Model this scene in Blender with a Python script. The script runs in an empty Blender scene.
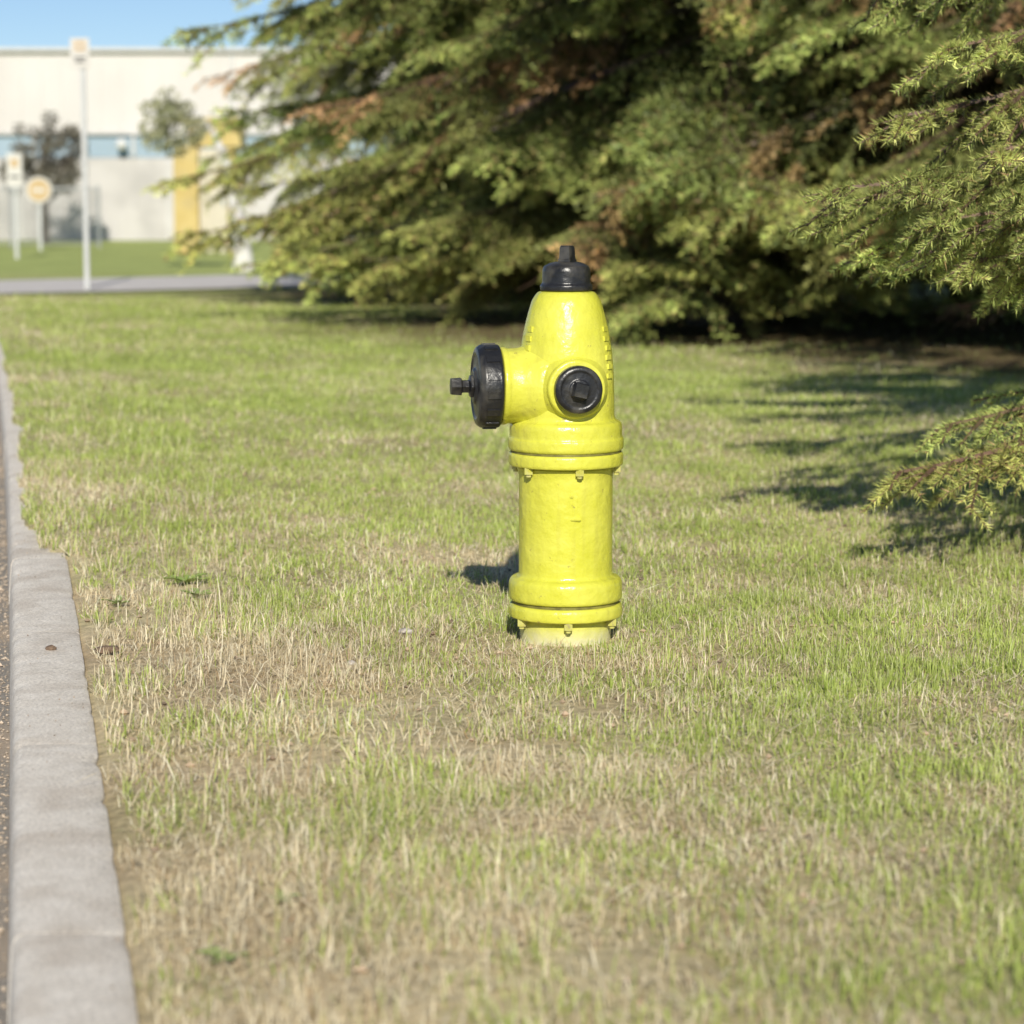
import bpy, bmesh, math, random
import numpy as np
from mathutils import Vector, Matrix
random.seed(7); rng=np.random.default_rng(11)
scene=bpy.context.scene
COL=scene.collection
SUN_EL=30.0

# ------------------------------------------------------------ helpers
def vnoise(x,y,scale,seed=0):
    x=np.asarray(x,float)/scale+1000; y=np.asarray(y,float)/scale+1000
    xi=np.floor(x).astype(np.int64); yi=np.floor(y).astype(np.int64)
    fx=x-xi; fy=y-yi; fx=fx*fx*(3-2*fx); fy=fy*fy*(3-2*fy)
    def h(a,b):
        n=(a*374761393+b*668265263+seed*144665)&0xffffffff
        n=((n^(n>>13))*1274126177)&0xffffffff
        return ((n^(n>>16))&0xffff)/65535.0
    return (h(xi,yi)*(1-fx)+h(xi+1,yi)*fx)*(1-fy)+(h(xi,yi+1)*(1-fx)+h(xi+1,yi+1)*fx)*fy
def smooth(a,b,x):
    t=np.clip((np.asarray(x,float)-a)/(b-a),0,1); return t*t*(3-2*t)

def np_mesh(name,co,faces_idx,starts,colors=None,mats=(),smooth_sh=False):
    me=bpy.data.meshes.new(name)
    co=np.ascontiguousarray(co,dtype=np.float32)
    me.vertices.add(len(co)); me.vertices.foreach_set('co',co.ravel())
    faces_idx=np.ascontiguousarray(faces_idx,dtype=np.int32)
    me.loops.add(len(faces_idx)); me.loops.foreach_set('vertex_index',faces_idx)
    me.polygons.add(len(starts)); me.polygons.foreach_set('loop_start',np.ascontiguousarray(starts,dtype=np.int32))
    if colors is not None:
        ca=me.color_attributes.new('Col','FLOAT_COLOR','POINT')
        c=np.ones((len(co),4),np.float32); c[:,:3]=colors
        ca.data.foreach_set('color',c.ravel())
    me.update(calc_edges=True)
    me.polygons.foreach_set('use_smooth',np.full(len(starts),smooth_sh,dtype=bool))
    for m in mats: me.materials.append(m)
    return me
def add_obj(name,data,parent=None):
    o=bpy.data.objects.new(name,data); COL.objects.link(o)
    if parent: o.parent=parent
    return o
def empty(name,loc=(0,0,0)):
    o=bpy.data.objects.new(name,None); o.location=loc; o.empty_display_size=.2; COL.objects.link(o); return o

def new_mat(name):
    m=bpy.data.materials.new(name); m.use_nodes=True
    nt=m.node_tree; b=nt.nodes['Principled BSDF']; return m,nt,b
def N(nt,t,**kw):
    n=nt.nodes.new(t)
    for k,v in kw.items():
        if k in n.inputs: n.inputs[k].default_value=v
        else: setattr(n,k,v)
    return n
def noise_mat(name,c1,c2,scale=8,rough=.7,bump=.0,bscale=60,metal=0,detail=6,dist=.01,c3=None,s3=1.5,speck=0,sscale=350):
    m,nt,b=new_mat(name); L=nt.links
    tc=N(nt,'ShaderNodeTexCoord')
    n=N(nt,'ShaderNodeTexNoise',Scale=scale,Detail=detail); L.new(tc.outputs['Object'],n.inputs['Vector'])
    r=N(nt,'ShaderNodeValToRGB'); r.color_ramp.elements[0].position=.32; r.color_ramp.elements[1].position=.68
    r.color_ramp.elements[0].color=(*c1,1); r.color_ramp.elements[1].color=(*c2,1)
    L.new(n.outputs['Fac'],r.inputs['Fac']); out=r.outputs['Color']
    if c3:
        n3=N(nt,'ShaderNodeTexNoise',Scale=s3,Detail=5); L.new(tc.outputs['Object'],n3.inputs['Vector'])
        r3=N(nt,'ShaderNodeValToRGB'); r3.color_ramp.elements[0].position=.5; r3.color_ramp.elements[1].position=.7
        L.new(n3.outputs['Fac'],r3.inputs['Fac'])
        mx=N(nt,'ShaderNodeMixRGB'); mx.inputs['Color2'].default_value=(*c3,1)
        L.new(r3.outputs['Color'],mx.inputs['Fac']); L.new(out,mx.inputs['Color1']); out=mx.outputs['Color']
    if speck:
        ns=N(nt,'ShaderNodeTexNoise',Scale=sscale,Detail=3,Roughness=.7); L.new(tc.outputs['Object'],ns.inputs['Vector'])
        ms=N(nt,'ShaderNodeMapRange'); ms.inputs['From Min'].default_value=.3; ms.inputs['From Max'].default_value=.7; ms.inputs['To Min'].default_value=1-speck; ms.inputs['To Max'].default_value=1+speck
        L.new(ns.outputs['Fac'],ms.inputs['Value']); vs=N(nt,'ShaderNodeVectorMath',operation='SCALE'); L.new(out,vs.inputs[0]); L.new(ms.outputs['Result'],vs.inputs['Scale']); out=vs.outputs['Vector']
    L.new(out,b.inputs['Base Color'])
    b.inputs['Roughness'].default_value=rough; b.inputs['Metallic'].default_value=metal
    if bump:
        nb=N(nt,'ShaderNodeTexNoise',Scale=bscale,Detail=6); L.new(tc.outputs['Object'],nb.inputs['Vector'])
        bp=N(nt,'ShaderNodeBump',Strength=bump,Distance=dist); L.new(nb.outputs['Fac'],bp.inputs['Height']); L.new(bp.outputs['Normal'],b.inputs['Normal'])
    return m
def leaf_mat(name,transl=.3,rough=.55,rand=0.0,spec=.3):
    m,nt,b=new_mat(name); L=nt.links
    a=N(nt,'ShaderNodeAttribute',attribute_name='Col'); out=a.outputs['Color']
    if rand:
        oi=N(nt,'ShaderNodeObjectInfo'); hs=N(nt,'ShaderNodeHueSaturation')
        mr=N(nt,'ShaderNodeMapRange'); mr.inputs['To Min'].default_value=1-rand; mr.inputs['To Max'].default_value=1+rand
        mh=N(nt,'ShaderNodeMapRange'); mh.inputs['To Min'].default_value=.475; mh.inputs['To Max'].default_value=.508
        L.new(oi.outputs['Random'],mr.inputs['Value']); L.new(mr.outputs['Result'],hs.inputs['Value'])
        wn=N(nt,'ShaderNodeTexWhiteNoise',noise_dimensions='1D'); L.new(oi.outputs['Random'],wn.inputs['W'])
        L.new(wn.outputs['Value'],mh.inputs['Value']); L.new(mh.outputs['Result'],hs.inputs['Hue'])
        L.new(out,hs.inputs['Color']); out=hs.outputs['Color']
    L.new(out,b.inputs['Base Color']); b.inputs['Roughness'].default_value=rough
    b.inputs['Specular IOR Level'].default_value=spec
    if transl>0:
        t=N(nt,'ShaderNodeBsdfTranslucent'); L.new(out,t.inputs['Color'])
        mx=N(nt,'ShaderNodeMixShader'); mx.inputs['Fac'].default_value=transl
        L.new(b.outputs['BSDF'],mx.inputs[1]); L.new(t.outputs['BSDF'],mx.inputs[2])
        L.new(mx.outputs['Shader'],nt.nodes['Material Output'].inputs['Surface'])
    return m

def box(bm,c,s,mi=0,rot=None):
    r=bmesh.ops.create_cube(bm,size=1)
    M=Matrix.Translation(c)@(rot.to_4x4() if rot else Matrix.Identity(4))@Matrix.Diagonal((*s,1))
    bmesh.ops.transform(bm,matrix=M,verts=r['verts'])
    for f in {f for v in r['verts'] for f in v.link_faces}: f.material_index=mi
def cyl(bm,p0,p1,r0,r1=None,seg=24,mi=0):
    r1=r0 if r1 is None else r1
    p0=Vector(p0);p1=Vector(p1);d=p1-p0
    r=bmesh.ops.create_cone(bm,cap_ends=True,segments=seg,radius1=r0,radius2=r1,depth=d.length)
    M=Matrix.Translation((p0+p1)/2)@d.to_track_quat('Z','Y').to_matrix().to_4x4()
    bmesh.ops.transform(bm,matrix=M,verts=r['verts'])
    for f in {f for v in r['verts'] for f in v.link_faces}: f.material_index=mi
def roundprof(p,r,n=3):
    out=[p[0]]
    for i in range(1,len(p)-1):
        a=Vector(p[i-1]);b=Vector(p[i]);c=Vector(p[i+1])
        da=min(r,(a-b).length*.45);dc=min(r,(c-b).length*.45)
        s=b+(a-b).normalized()*da; e=b+(c-b).normalized()*dc
        for k in range(n+1):
            t=k/n; q=s*(1-t)**2+b*2*t*(1-t)+e*t*t; out.append((q.x,q.y))
    out.append(p[-1]); return out
def lathe(bm,prof,seg=72,M=Matrix.Identity(4),mi=0):
    rings=[]
    for r,z in prof:
        rings.append([bm.verts.new(M@Vector((max(r,1e-4)*math.cos(2*math.pi*k/seg),max(r,1e-4)*math.sin(2*math.pi*k/seg),z))) for k in range(seg)])
    for a,b in zip(rings,rings[1:]):
        for k in range(seg):
            f=bm.faces.new((a[k],a[(k+1)%seg],b[(k+1)%seg],b[k])); f.material_index=mi
def finish(bm,name,mats,parent=None,ang=38,smooth_sh=True):
    bmesh.ops.recalc_face_normals(bm,faces=bm.faces)
    me=bpy.data.meshes.new(name); bm.to_mesh(me); bm.free()
    if smooth_sh:
        me.polygons.foreach_set('use_smooth',[True]*len(me.polygons))
        me.set_sharp_from_angle(angle=math.radians(ang))
    for m in mats: me.materials.append(m)
    return add_obj(name,me,parent)

# ------------------------------------------------------------ terrain functions
def kx(y):
    t=np.clip(np.asarray(y,float)-2.885,-12,24); return -0.4555-0.2*t-0.0009*t*t
def zroad(y): return -.13+.13*smooth(20,27,y)
def bumps(x,y):
    u=x-kx(y)
    a=(.05*(vnoise(x,y,1.6,3)-.5)+.026*(vnoise(x,y,.45,4)-.5)+.014*(vnoise(x,y,.16,5)-.5))
    fade=smooth(0.0,.5,u)*(1-smooth(17,22,y))
    hy=1-np.exp(-((x-.123)**2+(y-5.55)**2)/.06)
    return a*fade*hy-.008*np.exp(-np.clip(u,0,9)/.08)*(1-smooth(6.6,7.0,y))
def gz(x,y):
    u=x-kx(y)
    zr=zroad(y)-.02
    over=smooth(6.75,6.95,y+.25*(vnoise(x,y,.1,9)-.5))
    edge=-.105+.03*(vnoise(x*0,y,.22,8)-.5)*2
    kz=np.where((u>edge)&(over>.5),.012,-.04)
    kz=np.where(u>-.012,np.where(over>.5,.012,-.012),kz)
    z=np.where(u<-.125,zr,np.where(u<0.005,kz,bumps(x,y)+ .012*over*np.exp(-np.clip(u,0,9)/.3)))
    return np.where((u>=-.125)&(y>26)&(u<.005),0,z)
HX,HY=.123,5.55
TR=[(.2,26.),(1.7,19.8),(4.5,16.6),(3.6,7.3)]
def dryness(x,y):
    u=x-kx(y)
    d=.37+.45*np.exp(-np.clip(u,0,9)/.55)*(1-.65*smooth(8,13,y))
    d=d+.12*(1-smooth(3.2,5.6,y))
    d=d+.22*np.exp(-((x-HX-.05)**2/.5+(y-HY+.25)**2/.35))
    d=d-.14*smooth(6.3,9.,y)
    d=d+.60*(vnoise(x,y,.75,23)-.5)+.75*(vnoise(x,y,.2,22)-.5)
    return np.clip(d,0.04,.97)
def litter(x,y):
    l=np.zeros_like(np.asarray(x,float))
    for tx,ty in TR[:3]:
        l=np.maximum(l,1-smooth(2.2,4.2,np.hypot(x-tx,y-ty)+.8*(vnoise(x,y,.5,77)-.5)))
    l=np.maximum(l,1-smooth(1.2,2.2,np.hypot(x-3.5,y-7.2)))
    return l

# ------------------------------------------------------------ ground sheet
ys=np.array([-300,-100,-40,-15,-6,-3,-1,0,.5]+list(np.arange(1,12,.08))+list(np.arange(12,36,.3))+[37,40,44,48,54,60,70,90,120,200,400,900])
us=np.array([-600,-250,-100,-50,-25,-12,-6,-3,-1,-.3,-.165,-.135,-.12,-.11,-.10,-.09,-.07,-.04,-.013,-.003,.02,.05]+list(np.arange(.1,6,.08))+list(np.arange(6,16,.4))+[18,22,30,60,150,400,900])
Y,U=np.meshgrid(ys,us,indexing='ij'); X=kx(Y)+U
Z=gz(X,Y)
co=np.stack([X,Y,Z],-1).reshape(-1,3)
ny,nu=len(ys),len(us)
i=np.arange(ny-1)[:,None]*nu+np.arange(nu-1)[None,:]
q=np.stack([i,i+1,i+nu+1,i+nu],-1).reshape(-1,4)
d=dryness(X,Y); li=litter(X,Y)
soil=np.array([.52,.40,.26]); thatch=np.array([.72,.60,.38]); green=np.array([.37,.43,.12]); nee=np.array([.15,.10,.06])
m=vnoise(X,Y,.3,31)
base=thatch*(1-m[...,None])+soil*m[...,None]
gf=(1-d)*(.45+.5*smooth(7,14,Y))+.0; gf=np.clip(gf,0,1)[...,None]
c=base*(1-gf)+green*gf
c=c*(1-li[...,None]*.85)+nee*li[...,None]*.85
far=smooth(28,36,Y)[...,None]; c=c*(1-far)+np.array([.42,.48,.16])*far
gm,nt,b=new_mat('ground_soil_thatch'); L=nt.links
a=N(nt,'ShaderNodeAttribute',attribute_name='Col'); tc=N(nt,'ShaderNodeTexCoord')
n1=N(nt,'ShaderNodeTexNoise',Scale=38,Detail=8,Roughness=.7); L.new(tc.outputs['Object'],n1.inputs['Vector'])
n2=N(nt,'ShaderNodeTexNoise',Scale=.9,Detail=8,Roughness=.6); L.new(tc.outputs['Object'],n2.inputs['Vector'])
mr=N(nt,'ShaderNodeMapRange'); mr.inputs['From Min'].default_value=.25; mr.inputs['From Max'].default_value=.75; mr.inputs['To Min'].default_value=.45; mr.inputs['To Max'].default_value=1.4
L.new(n1.outputs['Fac'],mr.inputs['Value'])
mr2=N(nt,'ShaderNodeMapRange'); mr2.inputs['From Min'].default_value=.3; mr2.inputs['From Max'].default_value=.7; mr2.inputs['To Min'].default_value=.85; mr2.inputs['To Max'].default_value=1.15
L.new(n2.outputs['Fac'],mr2.inputs['Value'])
mm=N(nt,'ShaderNodeMath',operation='MULTIPLY'); L.new(mr.outputs['Result'],mm.inputs[0]); L.new(mr2.outputs['Result'],mm.inputs[1])
vm=N(nt,'ShaderNodeVectorMath',operation='SCALE'); L.new(a.outputs['Color'],vm.inputs[0]); L.new(mm.outputs['Value'],vm.inputs['Scale'])
L.new(vm.outputs['Vector'],b.inputs['Base Color']); b.inputs['Roughness'].default_value=.95; b.inputs['Specular IOR Level'].default_value=.1
bp=N(nt,'ShaderNodeBump',Strength=.8,Distance=.012); L.new(n1.outputs['Fac'],bp.inputs['Height']); L.new(bp.outputs['Normal'],b.inputs['Normal'])
add_obj('ground',np_mesh('ground',co,q.ravel(),np.arange(len(q))*4,c.reshape(-1,3),[gm],True))

# ------------------------------------------------------------ grass blades
def grass(ylo,yhi,dens,wscale,hscale,seed,xr=lambda y:.25*y+1.3):
    r=np.random.default_rng(seed)
    xmin=float(kx(yhi))-.2; xmax=xr(yhi)
    n=int((xmax-xmin)*(yhi-ylo)*dens)
    x=r.uniform(xmin,xmax,n); y=r.uniform(ylo,yhi,n)
    k=r.random(n)<.45
    cs=.045; cx=np.floor(x/cs)*cs+cs/2; cy=np.floor(y/cs)*cs+cs/2
    j1=vnoise(cx,cy,.037,51); j2=vnoise(cx+7,cy,.041,52)
    cx=cx+(j1-.5)*.06; cy=cy+(j2-.5)*.06
    x=np.where(k,cx+r.normal(0,.011,n),x); y=np.where(k,cy+r.normal(0,.011,n),y)
    u=x-kx(y)
    lo=np.where(y>6.85+.2*(vnoise(x*0,y,.2,8)-.5),-.10+.03*(vnoise(x*0,y,.22,8)-.5)*2,.004+.05*vnoise(x*0,y,.13,12)**2)
    dr=dryness(x,y); li=litter(x,y)
    keep=(u>lo)&(x<xr(y))&(np.hypot(x-HX,y-HY)>.108)
    bare=vnoise(x,y,.19,61)*.6+vnoise(x,y,.5,62)*.4
    pk=np.clip(1.25-.95*smooth(.5,.8,bare)*(.25+dr),.3,1)*(1-.9*li)
    pk=pk*(1-.35*np.exp(-((u-.2)/.14)**2)*smooth(4.2,5.2,y)*(1-smooth(7.5,9,y)))
    keep&=r.random(n)<pk
    x,y,u,dr,li=x[keep],y[keep],u[keep],dr[keep],li[keep]; n=len(x)
    isdry=r.random(n)<dr
    tall=.5+.85*vnoise(x,y,.11,71)
    h=np.where(isdry,r.uniform(.012,.040,n),r.uniform(.014,.042,n))*tall*hscale
    lng=r.random(n)<.05; h=np.where(lng,h*2.0,h)
    h*=1+.45*np.exp(-((u-.35)/.25)**2)
    h*=1-.5*np.exp(-((x-HX)**2+(y-HY)**2)/.06)
    w=np.where(isdry,r.uniform(.0011,.0026,n),r.uniform(.0015,.003,n))*wscale
    az=r.uniform(0,2*np.pi,n); lean=np.abs(r.normal(0,.8,n)); lean=np.where(isdry,lean*1.4+.15,lean); lean=np.clip(lean,0,1.54)
    mat_=isdry&(r.random(n)<.25)&(u>.06)&(np.hypot(x-HX,y-HY)>.19)
    h=np.where(mat_,r.uniform(.03,.085,n),h); lean=np.where(mat_,r.uniform(1.25,1.5,n),lean)
    lx,ly=np.cos(az),np.sin(az)
    fa=az+np.pi/2+r.normal(0,.5,n); wx,wy=np.cos(fa)*w/2,np.sin(fa)*w/2
    z0=gz(x,y)-.004+np.where(mat_,r.uniform(.004,.016,n),0)
    co=np.empty((n,5,3),np.float32)
    l1=lean*np.where(mat_,.95,.7); l2=np.where(mat_,1.5,lean*1.25)
    mx_=x+lx*np.sin(l1)*h*.55; my_=y+ly*np.sin(l1)*h*.55; mz=z0+np.cos(l1)*h*.55+.002
    tx=mx_+lx*np.sin(l2)*h*.45; ty=my_+ly*np.sin(l2)*h*.45; tz=np.maximum(mz+np.cos(l2)*h*.45,z0+.007)
    co[:,0]=np.stack([x-wx,y-wy,z0],-1); co[:,1]=np.stack([x+wx,y+wy,z0],-1)
    co[:,2]=np.stack([mx_+wx*.85,my_+wy*.85,mz],-1); co[:,3]=np.stack([mx_-wx*.85,my_-wy*.85,mz],-1)
    co[:,4]=np.stack([tx,ty,tz],-1)
    g1=np.array([.30,.40,.07]); g2=np.array([.56,.63,.19]); s1=np.array([.74,.61,.37]); s2=np.array([.97,.89,.68])
    t=r.random(n)[:,None]; col=np.where(isdry[:,None],s1*(1-t)+s2*t,g1*(1-t)+g2*t)
    brown=(r.random(n)<.10)&isdry; col[brown]=col[brown]*np.array([.6,.5,.42])
    col=col*(1-.4*li[:,None])
    tone=(.86+.28*vnoise(x,y,.35,81))[:,None]; col=np.minimum(col*tone,.98)
    cc=np.repeat(col[:,None,:],5,1); cc[:,:2]*=.85
    tipdry=(~isdry)&(r.random(n)<.35); cc[tipdry,4]=s2
    b0=np.arange(n)[:,None]*5
    idx=(b0+np.array([0,1,2,3,3,2,4])[None,:]).ravel()
    st=(np.arange(n)[:,None]*7+np.array([0,4])[None,:]).ravel()
    return co.reshape(-1,3),idx,st,cc.reshape(-1,3)
parts=[grass(1.9,6.2,13000,1.0,1.1,1),grass(6.2,9.5,7500,1.25,1.0,2),grass(9.5,15,2800,1.9,1.05,3),grass(15,25,1000,3,1.1,4)]
cos,idxs,sts,cols=[],[],[],[]; vo=0; lo=0
for p in parts:
    cos.append(p[0]); idxs.append(p[1]+vo); sts.append(p[2]+lo); cols.append(p[3]); vo+=len(p[0]); lo+=len(p[1])
print('grass blades',vo//5)
grass_m=leaf_mat('grass_blades',.28,.5,spec=.25)
add_obj('lawn_grass',np_mesh('lawn_grass',np.concatenate(cos),np.concatenate(idxs),np.concatenate(sts),np.concatenate(cols),[grass_m]))

# ------------------------------------------------------------ kerb / road / path
conc=noise_mat('kerb_concrete',(.66,.60,.52),(.78,.72,.64),scale=22,rough=.92,bump=.5,bscale=160,dist=.003,detail=10,c3=(.58,.51,.43),s3=6,speck=.30,sscale=150)
bm=bmesh.new()
yy=-5.0; prof=[(-.170,-.20),(-.165,-.10),(-.158,-.018),(-.152,-.006),(-.140,0),(-.10,.001),(-.05,.001),(-.008,0),(-.001,-.004),(0,-.012),(0,-.12)]
k=0
while yy<25.5:
    Lb=1.18; n=40; rows=[]
    for j in range(n+1):
        y=yy+.001+(Lb-.002)*j/n
        row=[]
        endc=.001 if j in(0,n) else 0
        off=.0008*math.sin(k*2.3)
        for (u,z) in prof:
            ch=float(vnoise(y,u,.05,41))**7*.010 if -.16<u<-.13 else (float(vnoise(y,u,.06,45))**7*.008 if u>-.01 else 0)
            ju=.0008*(float(vnoise(y,u*3,.14,42))-.5)*2
            row.append(bm.verts.new((float(kx(y))+u+ju+off+(ch if u<-.1 else -ch),y,z-endc-ch*.8+.002*(float(vnoise(y,u,.9,43))-.5))))
        rows.append(row)
    for a,b_ in zip(rows,rows[1:]):
        for q_ in range(len(prof)-1): bm.faces.new((a[q_],a[q_+1],b_[q_+1],b_[q_]))
    bm.faces.new(rows[0]); bm.faces.new(rows[-1][::-1])
    yy+=Lb; k+=1
finish(bm,'kerb',[conc],ang=50)

def ribbon(name,rows,mat):
    bm=bmesh.new(); R=[[bm.verts.new(p) for p in r] for r in rows]
    for a,b_ in zip(R,R[1:]):
        for q_ in range(len(a)-1): bm.faces.new((a[q_],a[q_+1],b_[q_+1],b_[q_]))
    return finish(bm,name,[mat],smooth_sh=False)
asph=noise_mat('asphalt',(.19,.17,.15),(.34,.31,.27),scale=160,rough=.95,bump=.8,bscale=220,dist=.006,detail=8,c3=(.40,.32,.24),s3=2.2)
ribbon('road',[[(float(kx(y))+u,y,float(zroad(y))) for u in (-9,-6,-3,-1,-.4,-.12)] for y in list(np.arange(-40,0,4.))+list(np.arange(0,27.1,.5))],asph)
r=np.random.default_rng(5); n=5000
gy=r.uniform(1.5,12,n); gu=-.17-np.abs(r.normal(0,.09,n)); gx=kx(gy)+gu
s=r.uniform(.002,.005,n)*np.where(r.random(n)<.03,2,1)
octv=np.array([[1,0,0],[0,1,0],[-1,0,0],[0,-1,0],[0,0,.7],[0,0,-.7]]); octf=np.array([[0,1,4],[1,2,4],[2,3,4],[3,0,4],[1,0,5],[2,1,5],[3,2,5],[0,3,5]])
v=octv[None]*s[:,None,None]*r.uniform(.6,1.3,(n,6,1)); ang=r.uniform(0,6.28,n)
vx=v[...,0]*np.cos(ang)[:,None]-v[...,1]*np.sin(ang)[:,None]; vy=v[...,0]*np.sin(ang)[:,None]+v[...,1]*np.cos(ang)[:,None]
co=np.stack([vx+gx[:,None],vy+gy[:,None],v[...,2]+(zroad(gy)+s*.4)[:,None]],-1).reshape(-1,3)
idx=(np.arange(n)[:,None,None]*6+octf[None]).ravel()
gc=np.repeat((np.array([.44,.36,.28])*r.uniform(.6,1.3,(n,1))),6,0)
pm,nt,b=new_mat('gravel_stone'); a=N(nt,'ShaderNodeAttribute',attribute_name='Col'); nt.links.new(a.outputs['Color'],b.inputs['Base Color']); b.inputs['Roughness'].default_value=.9
add_obj('gravel',np_mesh('gravel',co,idx,np.arange(n*8)*3,gc,[pm]))
n=1500; cy_=r.uniform(1.8,9,n); tk=r.random(n)<.07; cu=np.where(tk,-r.uniform(0,.14,n),r.uniform(.02,2.6,n)); cx_=kx(cy_)+cu
s=np.where(tk,r.uniform(.001,.0022,n),r.uniform(.003,.009,n))
v=octv[None]*s[:,None,None]*r.uniform(.6,1.4,(n,6,1))
co=np.stack([v[...,0]+cx_[:,None],v[...,1]+cy_[:,None],v[...,2]+np.where(tk,.002,gz(cx_,cy_)+.004)[:,None]],-1).reshape(-1,3)
idx=(np.arange(n)[:,None,None]*6+octf[None]).ravel()
gc=np.repeat((np.array([.34,.25,.17])*r.uniform(.5,1.7,(n,1))),6,0)
add_obj('soil_crumbs',np_mesh('soil_crumbs',co,idx,np.arange(n*8)*3,gc,[pm]))

pathm=noise_mat('path_asphalt',(.58,.54,.51),(.66,.62,.59),scale=3,rough=.9,bump=.3,bscale=120)
cl=[(-40,24.6),(-20,25.2),(-12,25.8),(-8,26.8),(-5.5,28.3),(-3.,30.4),(0,33.),(6,37.5),(14,41),(30,43)]
rows=[]
for j,(x,y) in enumerate(cl):
    a_=Vector(cl[max(0,j-1)]);b_=Vector(cl[min(len(cl)-1,j+1)]); t=(b_-a_).normalized(); nrm=Vector((-t.y,t.x))
    rows.append([(x+nrm.x*o,y+nrm.y*o,.018) for o in (-2.0,-1,0,1,2.0)])
ribbon('path',rows,pathm)

# ------------------------------------------------------------ hydrant
ym,nt,b=new_mat('yellow_hydrant_paint'); L=nt.links
tc=N(nt,'ShaderNodeTexCoord')
n1=N(nt,'ShaderNodeTexNoise',Scale=9,Detail=6,Roughness=.6); L.new(tc.outputs['Object'],n1.inputs['Vector'])
r1=N(nt,'ShaderNodeValToRGB'); r1.color_ramp.elements[0].color=(.57,.565,.045,1); r1.color_ramp.elements[1].color=(.69,.675,.095,1); r1.color_ramp.elements[0].position=.3; r1.color_ramp.elements[1].position=.7
L.new(n1.outputs['Fac'],r1.inputs['Fac'])
n2=N(nt,'ShaderNodeTexNoise',Scale=48,Detail=9,Roughness=.75); L.new(tc.outputs['Object'],n2.inputs['Vector'])
r2=N(nt,'ShaderNodeValToRGB'); r2.color_ramp.elements[0].position=.625; r2.color_ramp.elements[1].position=.67
L.new(n2.outputs['Fac'],r2.inputs['Fac'])
mx=N(nt,'ShaderNodeMixRGB'); mx.inputs['Color2'].default_value=(.33,.27,.07,1); L.new(r2.outputs['Color'],mx.inputs['Fac']); L.new(r1.outputs['Color'],mx.inputs['Color1'])
mp=N(nt,'ShaderNodeMapping'); mp.inputs['Scale'].default_value=(38,38,3); L.new(tc.outputs['Object'],mp.inputs['Vector'])
n4=N(nt,'ShaderNodeTexNoise',Scale=1,Detail=4); L.new(mp.outputs['Vector'],n4.inputs['Vector'])
r4=N(nt,'ShaderNodeValToRGB'); r4.color_ramp.elements[0].position=.54; r4.color_ramp.elements[1].position=.8; r4.color_ramp.elements[1].color=(.5,.5,.5,1); r4.color_ramp.elements[0].color=(0,0,0,1); L.new(n4.outputs['Fac'],r4.inputs['Fac'])
mx4=N(nt,'ShaderNodeMixRGB'); mx4.inputs['Color2'].default_value=(.42,.38,.07,1); L.new(r4.outputs['Color'],mx4.inputs['Fac']); L.new(mx.outputs['Color'],mx4.inputs['Color1'])
sx=N(nt,'ShaderNodeSeparateXYZ'); L.new(tc.outputs['Object'],sx.inputs[0])
mz=N(nt,'ShaderNodeMapRange'); mz.inputs['From Min'].default_value=.0; mz.inputs['From Max'].default_value=.045; mz.inputs['To Min'].default_value=1.5; mz.inputs['To Max'].default_value=0
L.new(sx.outputs['Z'],mz.inputs['Value'])
mul=N(nt,'ShaderNodeMath',operation='MULTIPLY'); mul.use_clamp=True; L.new(mz.outputs['Result'],mul.inputs[0]); L.new(n2.outputs['Fac'],mul.inputs[1])
mx2=N(nt,'ShaderNodeMixRGB'); mx2.inputs['Color2'].default_value=(.66,.63,.50,1); L.new(mul.outputs['Value'],mx2.inputs['Fac']); L.new(mx4.outputs['Color'],mx2.inputs['Color1'])
L.new(mx2.outputs['Color'],b.inputs['Base Color'])
rr=N(nt,'ShaderNodeMapRange'); rr.inputs['From Min'].default_value=.3; rr.inputs['From Max'].default_value=.7; rr.inputs['To Min'].default_value=.16; rr.inputs['To Max'].default_value=.42; L.new(n1.outputs['Fac'],rr.inputs['Value']); L.new(rr.outputs['Result'],b.inputs['Roughness'])
nb=N(nt,'ShaderNodeTexNoise',Scale=40,Detail=4); L.new(tc.outputs['Object'],nb.inputs['Vector'])
bp=N(nt,'ShaderNodeBump',Strength=.6,Distance=.006); L.new(nb.outputs['Fac'],bp.inputs['Height']); L.new(bp.outputs['Normal'],b.inputs['Normal'])
bk=noise_mat('black_cap_paint',(.008,.008,.009),(.020,.020,.022),scale=20,rough=.33,bump=.5,bscale=70,dist=.003,c3=(.07,.065,.055),s3=18)
darkm=noise_mat('gasket_dark',(.09,.08,.02),(.28,.26,.05),scale=30)
boltm=noise_mat('painted_bolt',(.50,.48,.06),(.6,.57,.2),scale=60,rough=.5,c3=(.34,.28,.16),s3=70)
hyd=empty('fire_hydrant',(HX,HY,0))
bm=bmesh.new()
lathe(bm,roundprof([(.100,-.06),(.104,.0),(.105,.028),(.106,.054)],.004))
lathe(bm,roundprof([(.06,.052),(.129,.052),(.131,.058),(.131,.076),(.126,.083),(.06,.083)],.005))
lathe(bm,roundprof([(.06,.090),(.126,.090),(.1305,.096),(.1305,.124),(.129,.136),(.123,.143),(.111,.1455),(.1075,.151),(.1072,.375),(.110,.388),(.114,.398),(.06,.3985)],.006))
lathe(bm,roundprof([(.06,.4),(.128,.4),(.131,.405),(.131,.426),(.127,.431),(.06,.431)],.004))
finish(bm,'barrel',[ym],hyd)
bm=bmesh.new()
lathe(bm,[(.05,.080),(.122,.0828),(.122,.0902),(.05,.094)]); lathe(bm,[(.05,.428),(.1265,.4308),(.1265,.4357),(.05,.438)])
finish(bm,'gasket',[darkm],hyd)
bm=bmesh.new()
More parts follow.
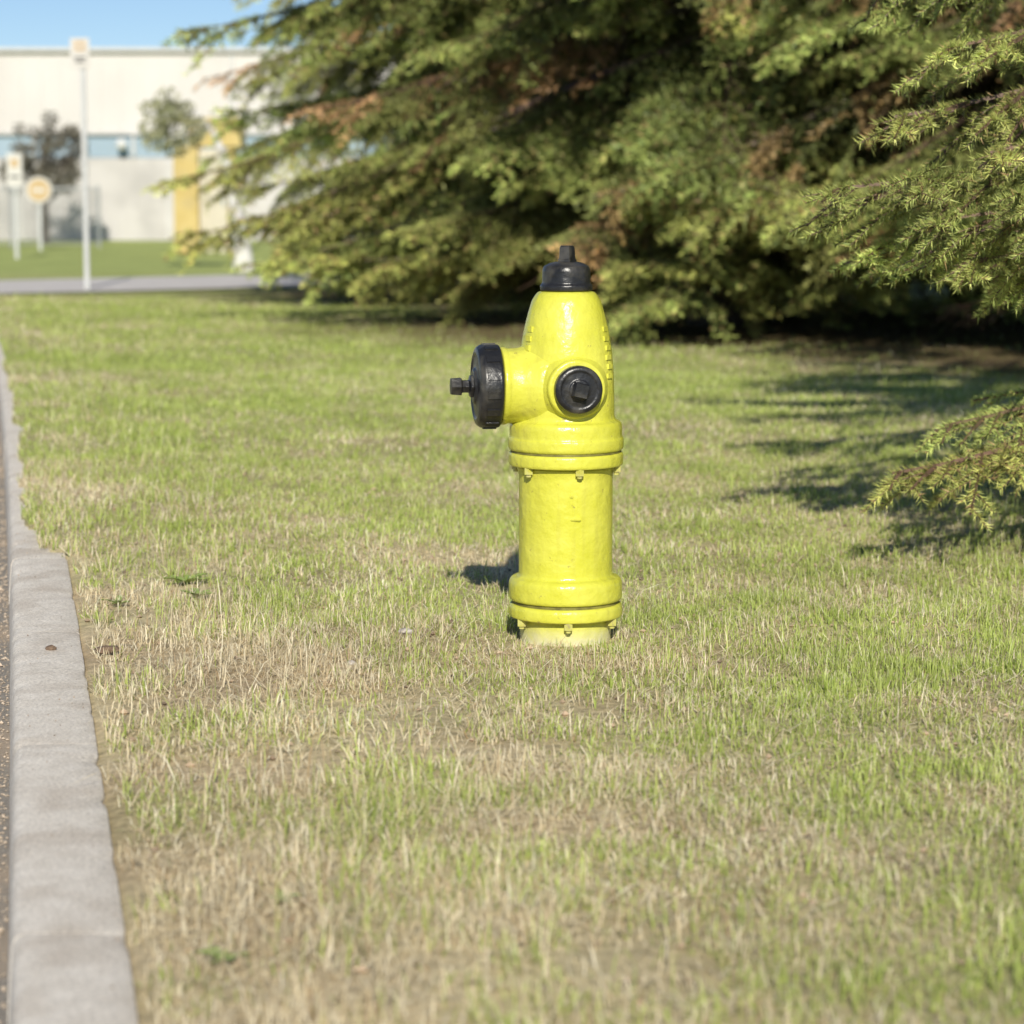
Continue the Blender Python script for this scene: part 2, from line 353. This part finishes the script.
lathe(bm,roundprof([(.06,.435),(.127,.435),(.132,.440),(.132,.462),(.1285,.466),(.1285,.490),(.125,.500),(.114,.504),(.1105,.512),(.110,.56),(.108,.62),(.104,.66),(.098,.70),(.0885,.74),(.0785,.774),(.069,.789),(.0625,.795),(.03,.797)],.006))
def axisM(ang,z):
    d=Vector((math.cos(ang),math.sin(ang),0)); up=Vector((0,0,1)); s_=up.cross(d)
    R=Matrix((s_,up,d)).transposed().to_4x4()
    return Matrix.Translation((0,0,z))@R
aF=math.radians(-80); aL=math.radians(-171); aB=math.radians(100)
for aa in (aF,aB):
    lathe(bm,roundprof([(.085,.055),(.078,.092),(.070,.106),(.066,.112),(.066,.122),(.062,.1265),(.02,.127)],.004),48,axisM(aa,.582))
lathe(bm,roundprof([(.110,.04),(.102,.075),(.092,.095),(.086,.112),(.085,.138),(.088,.142),(.088,.153),(.03,.154)],.005),64,axisM(aL,.582))
for j in range(6):
    z=.712-j*.021
    rr_=float(np.interp(z,[.56,.62,.66,.70,.74],[.1105,.1085,.1045,.098,.088]))
    a_=math.radians(-26-(j%2)*2)
    box(bm,(math.cos(a_)*rr_,math.sin(a_)*rr_,z),(.006,.02,.011),0,Matrix.Rotation(a_,3,'Z'))
    a_=math.radians(-148)
    if j<3: box(bm,(math.cos(a_)*rr_,math.sin(a_)*rr_,z),(.007,.016,.012),0,Matrix.Rotation(a_,3,'Z'))
o=finish(bm,'bonnet',[ym],hyd)
bm=bmesh.new()
box(bm,(.018,-.1065,.315),(.009,.008,.060),0); box(bm,(.020,-.1063,.288),(.024,.008,.009),0); box(bm,(.011,-.1068,.340),(.010,.008,.009),0)
bmesh.ops.bevel(bm,geom=bm.edges[:],offset=.002,segments=2,affect='EDGES')
finish(bm,'casting_mark',[ym],hyd)
bm=bmesh.new()
for zc,offs in ((.07,(0,60,120,180,240,300)),(.42,(4,64,124,184,244,304))):
    for a0 in offs:
        a_=math.radians(a0-28+(0 if zc<.2 else 8)); x,y=.119*math.cos(a_),.119*math.sin(a_)
        cyl(bm,(x,y,zc-.033),(x,y,zc-.0165),.0105,seg=6)
        cyl(bm,(x,y,zc-.039),(x,y,zc-.030),.006,seg=12)
finish(bm,'bolts',[boltm],hyd,ang=25)
bm=bmesh.new()
lathe(bm,roundprof([(.03,.797),(.0585,.797),(.0595,.801),(.0595,.809),(.055,.813),(.0545,.842),(.051,.852),(.037,.859),(.024,.862),(.001,.862)],.003))
lathe(bm,roundprof([(.023,.860),(.023,.866),(.0205,.868),(.0185,.894),(.015,.898),(.001,.898)],.0015,2),5)
finish(bm,'operating_nut_cap',[bk],hyd,ang=30)
def cap(name,ang,r,x0,th,nut,nlen,sq,lugs):
    bm=bmesh.new(); M=axisM(ang,.582)
    lathe(bm,roundprof([(r*.5,x0),(r*.97,x0),(r,x0+.004),(r,x0+th*.7),(r*.93,x0+th*.86),(r*.80,x0+th*.92),(r*.74,x0+th*.86),(r*.45,x0+th*.9),(r*.40,x0+th),(.001,x0+th)],.003),56,M)
    if sq:
        z0=x0+th-.004
        vs=bmesh.ops.create_cone(bm,cap_ends=True,segments=4,radius1=nut*1.42,radius2=nut*1.2,depth=nlen)['verts']
        bmesh.ops.transform(bm,matrix=M@Matrix.Translation((0,0,z0+nlen/2))@Matrix.Rotation(math.radians(32),4,'Z'),verts=vs)
    else:
        lathe(bm,roundprof([(nut*1.5,x0+th-.003),(nut*1.5,x0+th+.006),(nut*.85,x0+th+.009),(nut*.85,x0+th+nlen*.5),(nut*1.2,x0+th+nlen*.53),(nut*1.1,x0+th+nlen),(.001,x0+th+nlen)],.002),6,M)
    for j in range(lugs):
        a_=2*math.pi*j/lugs+.3
        vs=bmesh.ops.create_cube(bm,size=1)['verts']
        bmesh.ops.transform(bm,matrix=M@Matrix.Rotation(a_,4,'Z')@Matrix.Translation((r*.985,0,x0+th*.38))@Matrix.Diagonal((.008,.016,th*.5,1)),verts=vs)
    finish(bm,name,[bk],hyd,ang=30)
cap('hose_cap',aF,.054,.127,.030,.017,.026,True,0)
cap('hose_cap_rear',aB,.054,.127,.030,.017,.026,True,0)
cap('pumper_cap',aL,.0945,.155,.060,.0185,.05,False,14)

# ------------------------------------------------------------ spruce boughs
def seg_tubes(P0,P1,R0,R1,sides=3):
    d=P1-P0; ln=np.linalg.norm(d,axis=1,keepdims=True)+1e-9; d=d/ln
    ref=np.where(np.abs(d[:,2:3])>.9,np.array([[1.,0,0]]),np.array([[0,0,1.]]))
    a=np.cross(d,ref); a/=np.linalg.norm(a,axis=1,keepdims=True); b=np.cross(d,a)
    n=len(P0); co=np.empty((n,2*sides,3))
    for k in range(sides):
        t=2*math.pi*k/sides; o=a*math.cos(t)+b*math.sin(t)
        co[:,k]=P0+o*R0[:,None]; co[:,sides+k]=P1+o*R1[:,None]
    f=np.array([[k,(k+1)%sides,sides+(k+1)%sides,sides+k] for k in range(sides)])
    idx=(np.arange(n)[:,None,None]*2*sides+f[None]).reshape(-1,4)
    return co.reshape(-1,3),idx
def bough(name,L,seed,npm,nl,nw,style,mats,sp2=.12,sp3=.045,l3m=.22,bright=1.0,inner=.25,wid=.42,smin=.35):
    r=random.Random(seed); g=np.random.default_rng(seed)
    S=[]
    w1=r.uniform(-.08,.08)*L; up=r.uniform(.05,.12)
    def main(s): return Vector((L*s,w1*math.sin(s*2.6),L*(up*s-.30*s**1.7+.12*s**4)))
    nm=16
    for j in range(nm):
        s0=j/nm; s1=(j+1)/nm
        S.append((main(s0),main(s1),.018*L/2.5*(1-s0)+.0025,.018*L/2.5*(1-s1)+.0025,s0>.5,1))
    n2=int(L/sp2)
    for i_ in range(n2):
        for side in (-1,1):
            s=.08+.92*(i_+r.random())/n2
            if s>=.995: continue
            p=main(s); tan=(main(min(1,s+.01))-main(s-.01)).normalized()
            if r.random()<(.08 if s>.3 else .4): continue
            ln=(wid*L*max(0,1-s)**.8*min(1,.35+s*2)+.10)*r.uniform(.5,1.2)
            a_=math.radians(r.uniform(36,64))
            d=(tan*math.cos(a_)+Vector((0,side,0))*math.sin(a_)+Vector((0,0,r.uniform(-.3,.15)))).normalized()
            dead=s<.35 and r.random()<.6
            hang=r.uniform(.3,.9)
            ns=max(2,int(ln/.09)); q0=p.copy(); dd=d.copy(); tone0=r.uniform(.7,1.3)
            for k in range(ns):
                tone=tone0*(inner+(1.3-inner)*(k+1)/ns)*(smin+(1.12-smin)*s)  # inner needles get a darker colour, painting in shade between the boughs
                dd=(dd+Vector((0,0,-hang*.22*(1 if k<ns*.7 else -.8)))+Vector((r.uniform(-.07,.07),r.uniform(-.07,.07),0))+tan*.05).normalized()
                q1=q0+dd*(ln/ns)
                rr_=.004*(1-k/ns)+.0012
                S.append((q0,q1,rr_,rr_*.8,not dead,tone))
                m=max(1,int((ln/ns)/sp3))
                for mm_ in range(m):
                    for sd in (-1,1):
                        f=(mm_+r.random())/m; pt=q0.lerp(q1,f); tt=(k+f)/ns
                        if tt<.06 or r.random()<.15: continue
                        l3=(.04+l3m*(1-tt)**.8*min(1,ln/.5))*r.uniform(.5,1.25)
                        sv=dd.cross(Vector((0,0,1))).normalized()*sd
                        d3=(dd*.75+sv*.7+Vector((0,0,r.uniform(-.5,.1)))).normalized()
                        if l3>.085:
                            pm_=pt+d3*l3*.5; d4=(d3+dd*.25+Vector((0,0,-.18))).normalized(); pe=pm_+d4*l3*.5
                            S.append((pt,pm_,.0015,.0012,not dead,tone)); S.append((pm_,pe,.0012,.0008,not dead,tone*1.3))
                            if l3>.13:
                                for sd2 in (-1,1):
                                    d5=(d3*.8+d3.cross(Vector((0,0,1))).normalized()*sd2*.6+Vector((0,0,-.1))).normalized()
                                    S.append((pm_,pm_+d5*l3*.42,.0012,.0008,not dead,tone*1.2))
                        else:
                            S.append((pt,pt+d3*l3,.0014,.0008,not dead,tone*1.15))
                q0=q1
    P0=np.array([tuple(s[0]) for s in S]); P1=np.array([tuple(s[1]) for s in S])
    R0=np.array([s[2] for s in S]); R1=np.array([s[3] for s in S]); nf=np.array([s[4] for s in S]); tn=np.array([s[5] for s in S],float)
    thick=R0>(.0 if (npm>500 or style=='bare') else .0019)
    tco,tf=seg_tubes(P0[thick],P1[thick],R0[thick],R1[thick],3)
    tcol=np.tile(np.array([.10,.07,.045]) if npm<500 else np.array([.18,.125,.08]),(len(tco),1))*g.uniform(.7,1.2,(len(tco),1))
    nmul={'green':1,'brown':.8,'bare':0.03}[style]
    ln=np.linalg.norm(P1-P0,axis=1)
    cnt=np.where(nf,np.maximum(0,(ln*npm*nmul+g.random(len(ln))).astype(int)),0)
    I=np.repeat(np.arange(len(S)),cnt); n=len(I)
    t=g.random((n,1)); pos=P0[I]*(1-t)+P1[I]*t
    d=(P1-P0)[I]; d/=np.linalg.norm(d,axis=1,keepdims=True)
    v=g.normal(size=(n,3))+np.array([0,0,.45]); v-=d*np.sum(v*d,1,keepdims=True); v/=np.linalg.norm(v,axis=1,keepdims=True)
    nd=d*g.uniform(.35,.9,(n,1))+v*.8; nd/=np.linalg.norm(nd,axis=1,keepdims=True)
    sd=np.cross(nd,g.normal(size=(n,3))); sd/=np.linalg.norm(sd,axis=1,keepdims=True)
    lw=g.uniform(.75,1.2,(n,1))
    a=pos+sd*nw/2; b_=pos-sd*nw/2; c_=pos+nd*nl*lw
    nco=np.stack([a,b_,c_],1).reshape(-1,3)
    if style=='green': c1,c2=np.array([.19,.255,.065]),np.array([.44,.48,.145])
    else: c1,c2=np.array([.48,.31,.12]),np.array([.68,.49,.23])
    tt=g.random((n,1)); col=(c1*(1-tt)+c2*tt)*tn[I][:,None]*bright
    if style=='brown':
        gm_=vnoise(pos[:,0],pos[:,1],.25,seed)>.52; col[gm_]=(np.array([.28,.32,.10])*g.uniform(.6,1.3,(n,1)))[gm_]*np.minimum(1,tn[I][gm_])[:,None]
    if style=='green':
        dm=g.random(n)<.07; col[dm]=np.array([.48,.34,.15])*np.minimum(1,tn[I][dm])[:,None]
    ncol=np.repeat(col,3,0)
    co=np.concatenate([tco,nco]); idx=np.concatenate([tf.ravel(),np.arange(n*3)+len(tco)])
    st=np.concatenate([np.arange(len(tf))*4,len(tf)*4+np.arange(n)*3])
    me=np_mesh(name,co,idx,st,np.concatenate([tcol,ncol]),mats)
    return me,main(1)
needle_m=leaf_mat('spruce_needles',.0,.5,rand=.25,spec=.3)
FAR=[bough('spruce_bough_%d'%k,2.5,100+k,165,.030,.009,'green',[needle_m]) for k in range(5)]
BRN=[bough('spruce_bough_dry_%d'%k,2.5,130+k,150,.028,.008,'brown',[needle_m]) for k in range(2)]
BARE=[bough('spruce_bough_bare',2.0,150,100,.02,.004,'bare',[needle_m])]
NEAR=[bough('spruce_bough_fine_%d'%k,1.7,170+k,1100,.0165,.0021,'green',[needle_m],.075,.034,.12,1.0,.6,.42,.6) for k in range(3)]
NARROW=[bough('spruce_bough_narrow',1.7,190,1100,.0165,.0021,'green',[needle_m],.06,.032,.10,1.0,.6,.24,.6)]
print('bough polys',[len(b_[0].polygons) for b_ in FAR+NEAR])
def place(bd,origin,tip,parent,roll=0,name='bough'):
    me,tl=bd; o_=Vector(origin); v=Vector(tip)-o_
    def frame(a):
        a=a.normalized(); y=Vector((0,0,1)).cross(a).normalized(); n_=a.cross(y); return Matrix((a,y,n_)).transposed()
    Rl=frame(tl); Rw=frame(v); s=v.length/tl.length
    R=Rw@Matrix.Rotation(roll,3,'X')@Rl.transposed()
    o=bpy.data.objects.new(name,me); COL.objects.link(o); o.parent=parent
    o.matrix_local=Matrix.Translation(o_-parent.location)@R.to_4x4()@Matrix.Scale(s,4)
    return o
bark=noise_mat('spruce_bark',(.04,.03,.025),(.10,.08,.06),scale=14,rough=.95,bump=1,bscale=30,dist=.02)
def spruce(x,y,H,R0,seed,brown=.1,zlow=.7,nw_=7,tipmin=.2,rfun=None,gap=.35,low=.55):
    r=random.Random(seed); e=empty('spruce_tree',(x,y,0))
    bm=bmesh.new(); n=14; prof=[]
    for j in range(n+1):
        z=H*j/n; prof.append((.19*H/9*(1-z/H)**.9*(1.35 if j==0 else 1)+.008,z-.1 if j==0 else z))
    lathe(bm,prof,14); finish(bm,'trunk',[bark],e)
    z=zlow
    while z<H*.97:
        f=z/H
        Rz=R0*min(1,low+(1-low)*z/2.4)*min(1,((1-f)/.60)**.9)
        nb_=nw_ if z<4.5 else nw_-2
        a0=r.random()*6.28
        for k in range(nb_):
            a_=a0+2*math.pi*k/nb_+r.uniform(-.35,.35); Rl=Rz*r.uniform(.66,1.18)
            if rfun: Rl=rfun(a_,z,Rl)
            if Rl<.15: continue
            drop=Rl*r.uniform(.18,.5)*(1.15-f*1.2)
            zz=z+r.uniform(-.12,.12); tz=max(tipmin+r.uniform(0,.3),zz-drop)
            bd=r.choice(BRN) if r.random()<brown else r.choice(FAR)
            place(bd,(x,y,zz),(x+Rl*math.cos(a_),y+Rl*math.sin(a_),tz),e,r.uniform(-.35,.35))
        z+= (gap if z<4.8 else gap*2)*r.uniform(.85,1.15)
    for k in range(5):
        a_=r.random()*6.28; Rl=R0*r.uniform(.4,.7); zz=r.uniform(.6,1.2)
        place(BARE[0],(x,y,zz),(x+Rl*math.cos(a_),y+Rl*math.sin(a_),max(.3,zz-.3*Rl)),e,0,'dead_branch')
    return e
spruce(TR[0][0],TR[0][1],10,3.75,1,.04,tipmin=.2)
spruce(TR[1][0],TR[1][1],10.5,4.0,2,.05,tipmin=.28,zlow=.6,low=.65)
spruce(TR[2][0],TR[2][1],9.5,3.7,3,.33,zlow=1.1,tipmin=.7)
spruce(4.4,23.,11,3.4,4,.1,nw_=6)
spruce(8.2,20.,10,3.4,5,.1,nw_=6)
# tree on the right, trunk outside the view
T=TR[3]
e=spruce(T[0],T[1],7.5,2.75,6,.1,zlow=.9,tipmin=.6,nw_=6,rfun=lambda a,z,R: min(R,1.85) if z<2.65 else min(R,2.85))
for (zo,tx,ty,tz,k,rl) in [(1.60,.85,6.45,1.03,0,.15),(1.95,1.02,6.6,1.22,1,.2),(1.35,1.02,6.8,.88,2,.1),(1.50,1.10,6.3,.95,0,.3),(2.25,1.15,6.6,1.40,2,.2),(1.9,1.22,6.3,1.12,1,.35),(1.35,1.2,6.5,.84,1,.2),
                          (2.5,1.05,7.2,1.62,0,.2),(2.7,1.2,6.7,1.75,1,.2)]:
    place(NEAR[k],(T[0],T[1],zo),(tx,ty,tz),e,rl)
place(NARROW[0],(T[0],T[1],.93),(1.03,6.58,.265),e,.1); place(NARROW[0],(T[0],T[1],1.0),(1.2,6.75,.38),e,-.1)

# ------------------------------------------------------------ broadleaf trees
def leafcloud(name,blobs,n,size,c1,c2,seed,mat,parent):
    g=np.random.default_rng(seed); bl=np.array(blobs); w=bl[:,3]**2; w/=w.sum()
    I=g.choice(len(bl),n,p=w); d=g.normal(size=(n,3)); d/=np.linalg.norm(d,axis=1,keepdims=True)
    p=bl[I,:3]+d*bl[I,3:4]*g.uniform(.3,1.05,(n,1))**.6
    a=g.normal(size=(n,3)); a/=np.linalg.norm(a,axis=1,keepdims=True); b_=np.cross(a,g.normal(size=(n,3))); b_/=np.linalg.norm(b_,axis=1,keepdims=True)
    s=size*g.uniform(.6,1.3,(n,1))
    co=np.stack([p-a*s,p+b_*s*.5,p+a*s,p-b_*s*.5],1).reshape(-1,3)
    t=g.random((n,1)); col=np.repeat(c1*(1-t)+c2*t,4,0)
    return add_obj(name,np_mesh(name,co,np.arange(n*4),np.arange(n)*4,col,[mat]),parent)
lm=leaf_mat('broad_leaves',.25,.5)
def blobs(cx,cy,cz,rx,rz,n,rs,seed):
    g=random.Random(seed); out=[]
    while len(out)<n:
        a=[g.uniform(-1,1) for _ in range(3)]
        if sum(q*q for q in a)<1: out.append((cx+a[0]*rx,cy+a[1]*rx,cz+a[2]*rz,rs*g.uniform(.6,1.3)))
    return out
dt=empty('broadleaf_tree',(-11.,58,0))
bl=blobs(0,0,2.0,.95,1.0,44,.24,3)
bm=bmesh.new(); cyl(bm,(0,0,-.1),(0,0,1.6),.09,.06,8)
for q_ in bl[:16]: cyl(bm,(0,0,.9),q_[:3],.03,.008,5)
finish(bm,'trunk',[bark],dt)
leafcloud('crown',bl,3600,.06,np.array([.13,.125,.10]),np.array([.27,.24,.19]),4,lm,dt)
bt=empty('birch_tree',(-3.85,35,0))
birch=noise_mat('birch_bark',(.64,.62,.59),(.72,.71,.69),scale=5,rough=.7,c3=(.3,.26,.24),s3=7)
bm=bmesh.new(); pts=[(.03,0,-.1,.17),(-.0,0,.3,.14),(-.08,0,.9,.10),(-.2,0,1.5,.07),(-.4,0,2.0,.04),(-.7,0,2.3,.02)]
for a_,b_ in zip(pts,pts[1:]): cyl(bm,a_[:3],b_[:3],a_[3],b_[3],12)
bl=blobs(-.95,0,2.1,.42,.42,18,.16,8)
for q_ in bl[::2]: cyl(bm,(-.4,0,2.0),q_[:3],.02,.006,5)
finish(bm,'trunk',[birch],bt)
leafcloud('crown',bl,1300,.045,np.array([.26,.28,.14]),np.array([.46,.45,.27]),5,lm,bt)

# ------------------------------------------------------------ warehouse
white=noise_mat('white_cladding',(.58,.55,.53),(.64,.61,.59),scale=.6,rough=.7)
greyw=noise_mat('painted_block_wall',(.49,.465,.45),(.56,.535,.52),scale=1.2,rough=.8,c3=(.42,.40,.39),s3=.8)
trim=noise_mat('metal_trim',(.52,.51,.50),(.58,.57,.56),scale=5,rough=.5)
glass,nt,b=new_mat('window_glass'); b.inputs['Roughness'].default_value=.15
nz=N(nt,'ShaderNodeTexNoise',Scale=2.0); rz=N(nt,'ShaderNodeValToRGB'); rz.color_ramp.elements[0].color=(.28,.37,.45,1); rz.color_ramp.elements[1].color=(.38,.47,.56,1)
nt.links.new(nz.outputs['Fac'],rz.inputs['Fac']); nt.links.new(rz.outputs['Color'],b.inputs['Base Color'])
wh=empty('warehouse_building',(0,62,0))
bm=bmesh.new(); box(bm,(-10,5,1.02),(50,10,2.06),0); finish(bm,'lower_wall',[greyw],wh,smooth_sh=False)
bm=bmesh.new(); box(bm,(-10,5,3.68),(50,10.1,1.98),0)
for k in range(100):
    box(bm,(-34.8+k*.5,-.062,3.68),(.05,.03,1.94),0)
finish(bm,'upper_cladding',[white],wh,smooth_sh=False)
bm=bmesh.new(); box(bm,(-10,5,4.72),(50.3,10.4,.1),0); box(bm,(-10,-.06,2.655),(50.1,.08,.06),0)
for k in range(40): box(bm,(-34.5+k*1.25,-.03,2.36),(.07,.1,.55),0)
finish(bm,'trim',[trim],wh,smooth_sh=False)
bm=bmesh.new(); box(bm,(-10,5.0,2.37),(49.9,9.94,.62),0); finish(bm,'window_band',[glass],wh,smooth_sh=False)
bm=bmesh.new()
for xx in (-11.9,-8.2,-2): 
    box(bm,(xx,-.02,1.0),(1.0,.06,2.0),0)
    box(bm,(xx,-.06,1.0),(.86,.05,1.86),1)
finish(bm,'doors',[trim,greyw],wh,smooth_sh=False)
bm=bmesh.new(); cyl(bm,(-9.75,-.05,2.38),(-9.75,-.25,2.38),.03,seg=8); bmesh.ops.create_uvsphere(bm,u_segments=16,v_segments=10,radius=.14,matrix=Matrix.Translation((-9.75,-.35,2.38)))
cyl(bm,(-14.5,-.09,0),(-14.5,-.09,4.6),.05,seg=8); cyl(bm,(-7.,-.09,0),(-7.,-.09,4.6),.05,seg=8)
finish(bm,'wall_lamp_and_downpipes',[noise_mat('white_enamel',(.6,.6,.6),(.66,.66,.66))],wh)

# yellow booth
yp=noise_mat('yellow_booth_paint',(.50,.37,.12),(.58,.45,.18),scale=4,rough=.6,c3=(.44,.34,.15),s3=2)
crm=noise_mat('cream_panel',(.54,.49,.39),(.60,.55,.44),scale=3)
yb=empty('yellow_booth',(-5.75,47,0))
bm=bmesh.new()
box(bm,(-.42,0,1.0),(.46,.8,2.0),0); box(bm,(.42,.1,1.0),(.14,.7,2.0),0); box(bm,(.12,.15,2.24),(1.0,.95,.46),0); box(bm,(-.05,.15,2.51),(1.3,1.1,.08),0)
finish(bm,'frame',[yp],yb,smooth_sh=False)
bm=bmesh.new(); box(bm,(.08,.05,.98),(.52,.6,1.96),0); box(bm,(.08,-.27,1.35),(.36,.03,.6),0); box(bm,(.27,-.28,.95),(.03,.04,.12),1)
finish(bm,'door',[crm,glass],yb,smooth_sh=False)

# signs
galv=noise_mat('galvanised_steel',(.46,.47,.47),(.56,.57,.57),scale=30,rough=.5,metal=.1)
plate=noise_mat('sign_white',(.56,.54,.50),(.62,.60,.56),scale=3,rough=.6)
ink=noise_mat('sign_ink',(.50,.36,.20),(.55,.40,.22),scale=5); ink2=noise_mat('sign_dark_ink',(.05,.05,.05),(.08,.08,.08),scale=5)
orange=noise_mat('sign_orange',(.50,.36,.18),(.56,.41,.22),scale=5,rough=.6)
s1=empty('parking_sign',(-4.73,27.3,0)); bm=bmesh.new()
box(bm,(0,0,1.36),(.055,.035,2.76)); box(bm,(-.016,-.021,1.36),(.012,.008,2.7)); box(bm,(.016,-.021,1.36),(.012,.008,2.7)); finish(bm,'post',[galv],s1,smooth_sh=False)
bm=bmesh.new(); box(bm,(-.02,-.034,2.60),(.21,.004,.33),0)
box(bm,(-.02,-.038,2.68),(.11,.003,.11),1); box(bm,(-.02,-.040,2.68),(.05,.002,.05),0); box(bm,(-.02,-.038,2.55),(.13,.003,.02),2); box(bm,(-.02,-.038,2.51),(.10,.003,.02),2)
finish(bm,'plate',[plate,ink,ink2],s1,smooth_sh=False)
s2=empty('parking_sign',(-8.67,43,0)); bm=bmesh.new(); box(bm,(0,0,.85),(.06,.04,1.9)); finish(bm,'post',[galv],s2,smooth_sh=False)
bm=bmesh.new(); box(bm,(0,-.03,1.52),(.27,.006,.58),0); box(bm,(0,-.035,1.64),(.14,.004,.14),1); box(bm,(0,-.035,1.4),(.17,.004,.04),2); finish(bm,'plate',[plate,ink,ink2],s2,smooth_sh=False)
s3=empty('round_warning_sign',(-9.6,50,0)); bm=bmesh.new(); box(bm,(0,0,.5),(.06,.04,1.2)); finish(bm,'post',[galv],s3,smooth_sh=False)
bm=bmesh.new(); cyl(bm,(0,-.02,1.2),(0,-.035,1.2),.27,seg=32,mi=1); cyl(bm,(0,-.036,1.2),(0,-.042,1.2),.22,seg=32,mi=0); box(bm,(0,-.045,1.2),(.24,.004,.07),1); finish(bm,'disc',[orange,plate],s3)

# chain link fence
fm=noise_mat('fence_wire',(.35,.36,.37),(.45,.46,.47),scale=20,rough=.5,metal=.4)
fe=empty('chain_link_fence',(0,53,0)); bm=bmesh.new()
x0,x1,hh=-16.5,-8.9,1.25
xx=x0
while xx<=x1+.01: cyl(bm,(xx,0,-.1),(xx,0,hh+.05),.03,seg=8); xx+=1.9
cyl(bm,(x0,0,hh),(x1,0,hh),.022,seg=8); cyl(bm,(x0,0,.06),(x1,0,.06),.01,seg=6)
finish(bm,'posts',[fm],fe)
P0=[];P1=[];st=.11; k=x0-hh
while k<x1:
    for sgn in (1,-1):
        a_=(k,.06) if sgn>0 else (k,hh); b_=(k+hh,hh) if sgn>0 else (k+hh,.06)
        xa,za=a_;xb,zb=b_
        if xa<x0: za+= (x0-xa)*(zb-za)/(xb-xa); xa=x0
        if xb>x1: zb-= (xb-x1)*(b_[1]-a_[1])/(b_[0]-a_[0]); xb=x1
        P0.append((xa,0,za));P1.append((xb,0,zb))
    k+=st
P0=np.array(P0);P1=np.array(P1); rr_=np.full(len(P0),.006)
co,f=seg_tubes(P0,P1,rr_,rr_,3); add_obj('mesh_wire',np_mesh('mesh_wire',co,f.ravel(),np.arange(len(f))*4,None,[fm]),fe)

# ------------------------------------------------------------ weeds and stones
def weed(x,y,R,seed,n=9):
    g=random.Random(seed); bm=bmesh.new(); z0=float(gz(np.array(x),np.array(y)))
    for k in range(n):
        a_=2*math.pi*k/n+g.uniform(-.3,.3); L_=R*g.uniform(.6,1.1); w=L_*.2; el=g.uniform(.15,.8)
        d=Vector((math.cos(a_),math.sin(a_),0)); s_=Vector((-d.y,d.x,0)); prev=None
        for j,(t,ww) in enumerate([(0,.2),(.2,.45),(.4,.9),(.55,.7),(.7,1.0),(.85,.7),(1,.05)]):
            c=Vector((0,0,.006))+d*L_*t+Vector((0,0,L_*(math.sin(el)*t-.5*t*t*math.sin(el))))
            row=[bm.verts.new(c-s_*w*ww+Vector((0,0,w*.3))),bm.verts.new(c),bm.verts.new(c+s_*w*ww+Vector((0,0,w*.3)))]
            if prev:
                for q_ in range(2): bm.faces.new((prev[q_],prev[q_+1],row[q_+1],row[q_]))
            prev=row
    o=finish(bm,'weed_plant',[weedm]); o.location=(x,y,z0)
weedm=noise_mat('weed_leaf',(.20,.28,.07),(.30,.38,.11),scale=30,rough=.5)
for i_,(x,y,R) in enumerate([(-.38,3.12,.035),(-.33,3.4,.03),(-.86,6.35,.06),(-.80,6.15,.05),(-.98,6.0,.045),(-.95,5.2,.04),(1.1,4.9,.035)]): weed(x,y,R,i_)
stm=noise_mat('stone',(.34,.30,.26),(.55,.5,.46),scale=40,rough=.85,bump=.5,bscale=60)
def stone(x,y,z,s,seed,mat=stm,name='stone'):
    bm=bmesh.new(); bmesh.ops.create_icosphere(bm,subdivisions=3,radius=1)
    for v in bm.verts:
        k=1+.6*(float(vnoise(v.co.x*3+v.co.z,v.co.y*3,.9,seed))-.5); v.co=Vector((v.co.x*s[0]*k,v.co.y*s[1]*k,v.co.z*s[2]*k))
    o=finish(bm,name,[mat],ang=60); o.location=(x,y,z); return o
stone(-.243,5.55,.014,(.017,.010,.007),1); stone(-.35,5.2,.006,(.010,.008,.006),2)
clod=noise_mat('soil_clod',(.14,.09,.06),(.22,.15,.10),scale=50,rough=.95,bump=.8,bscale=80)
stone(-1.03,5.38,.005,(.012,.010,.007),3,clod,'soil_clod'); stone(-.9,5.35,.008,(.025,.02,.010),4,clod,'soil_clod'); stone(1.3,3.9,.006,(.02,.015,.010),5,clod,'soil_clod')

# ------------------------------------------------------------ light, sky, camera
w=bpy.data.worlds.new('World'); scene.world=w; w.use_nodes=True; nt=w.node_tree
sky=nt.nodes.new('ShaderNodeTexSky'); sky.sky_type='NISHITA'; sky.sun_disc=False; sky.sun_elevation=math.radians(SUN_EL); sky.sun_rotation=math.radians(180)
sky.altitude=3000; sky.air_density=1.0; sky.dust_density=.2; sky.ozone_density=3.0
bg=nt.nodes['Background']; bg.inputs['Strength'].default_value=.09; nt.links.new(sky.outputs['Color'],bg.inputs['Color'])
sd=bpy.data.lights.new('sun','SUN'); sd.energy=5.0; sd.angle=math.radians(.5); sd.color=(1,.945,.83)
so=bpy.data.objects.new('sun',sd); COL.objects.link(so); so.rotation_euler=(math.radians(90-SUN_EL),0,math.radians(2)); so.location=(0,-5,6)
cam=bpy.data.cameras.new('camera'); co_=bpy.data.objects.new('camera',cam); COL.objects.link(co_)
cam.sensor_width=36; cam.lens=85.85; cam.clip_start=.1; cam.clip_end=3000
co_.location=(0,0,1); co_.rotation_euler=(math.radians(90-7.28),0,0)
cam.dof.use_dof=True; cam.dof.focus_distance=5.5; cam.dof.aperture_fstop=4.0
scene.camera=co_
scene.view_settings.view_transform='Standard'; scene.view_settings.look='None'; scene.view_settings.exposure=0
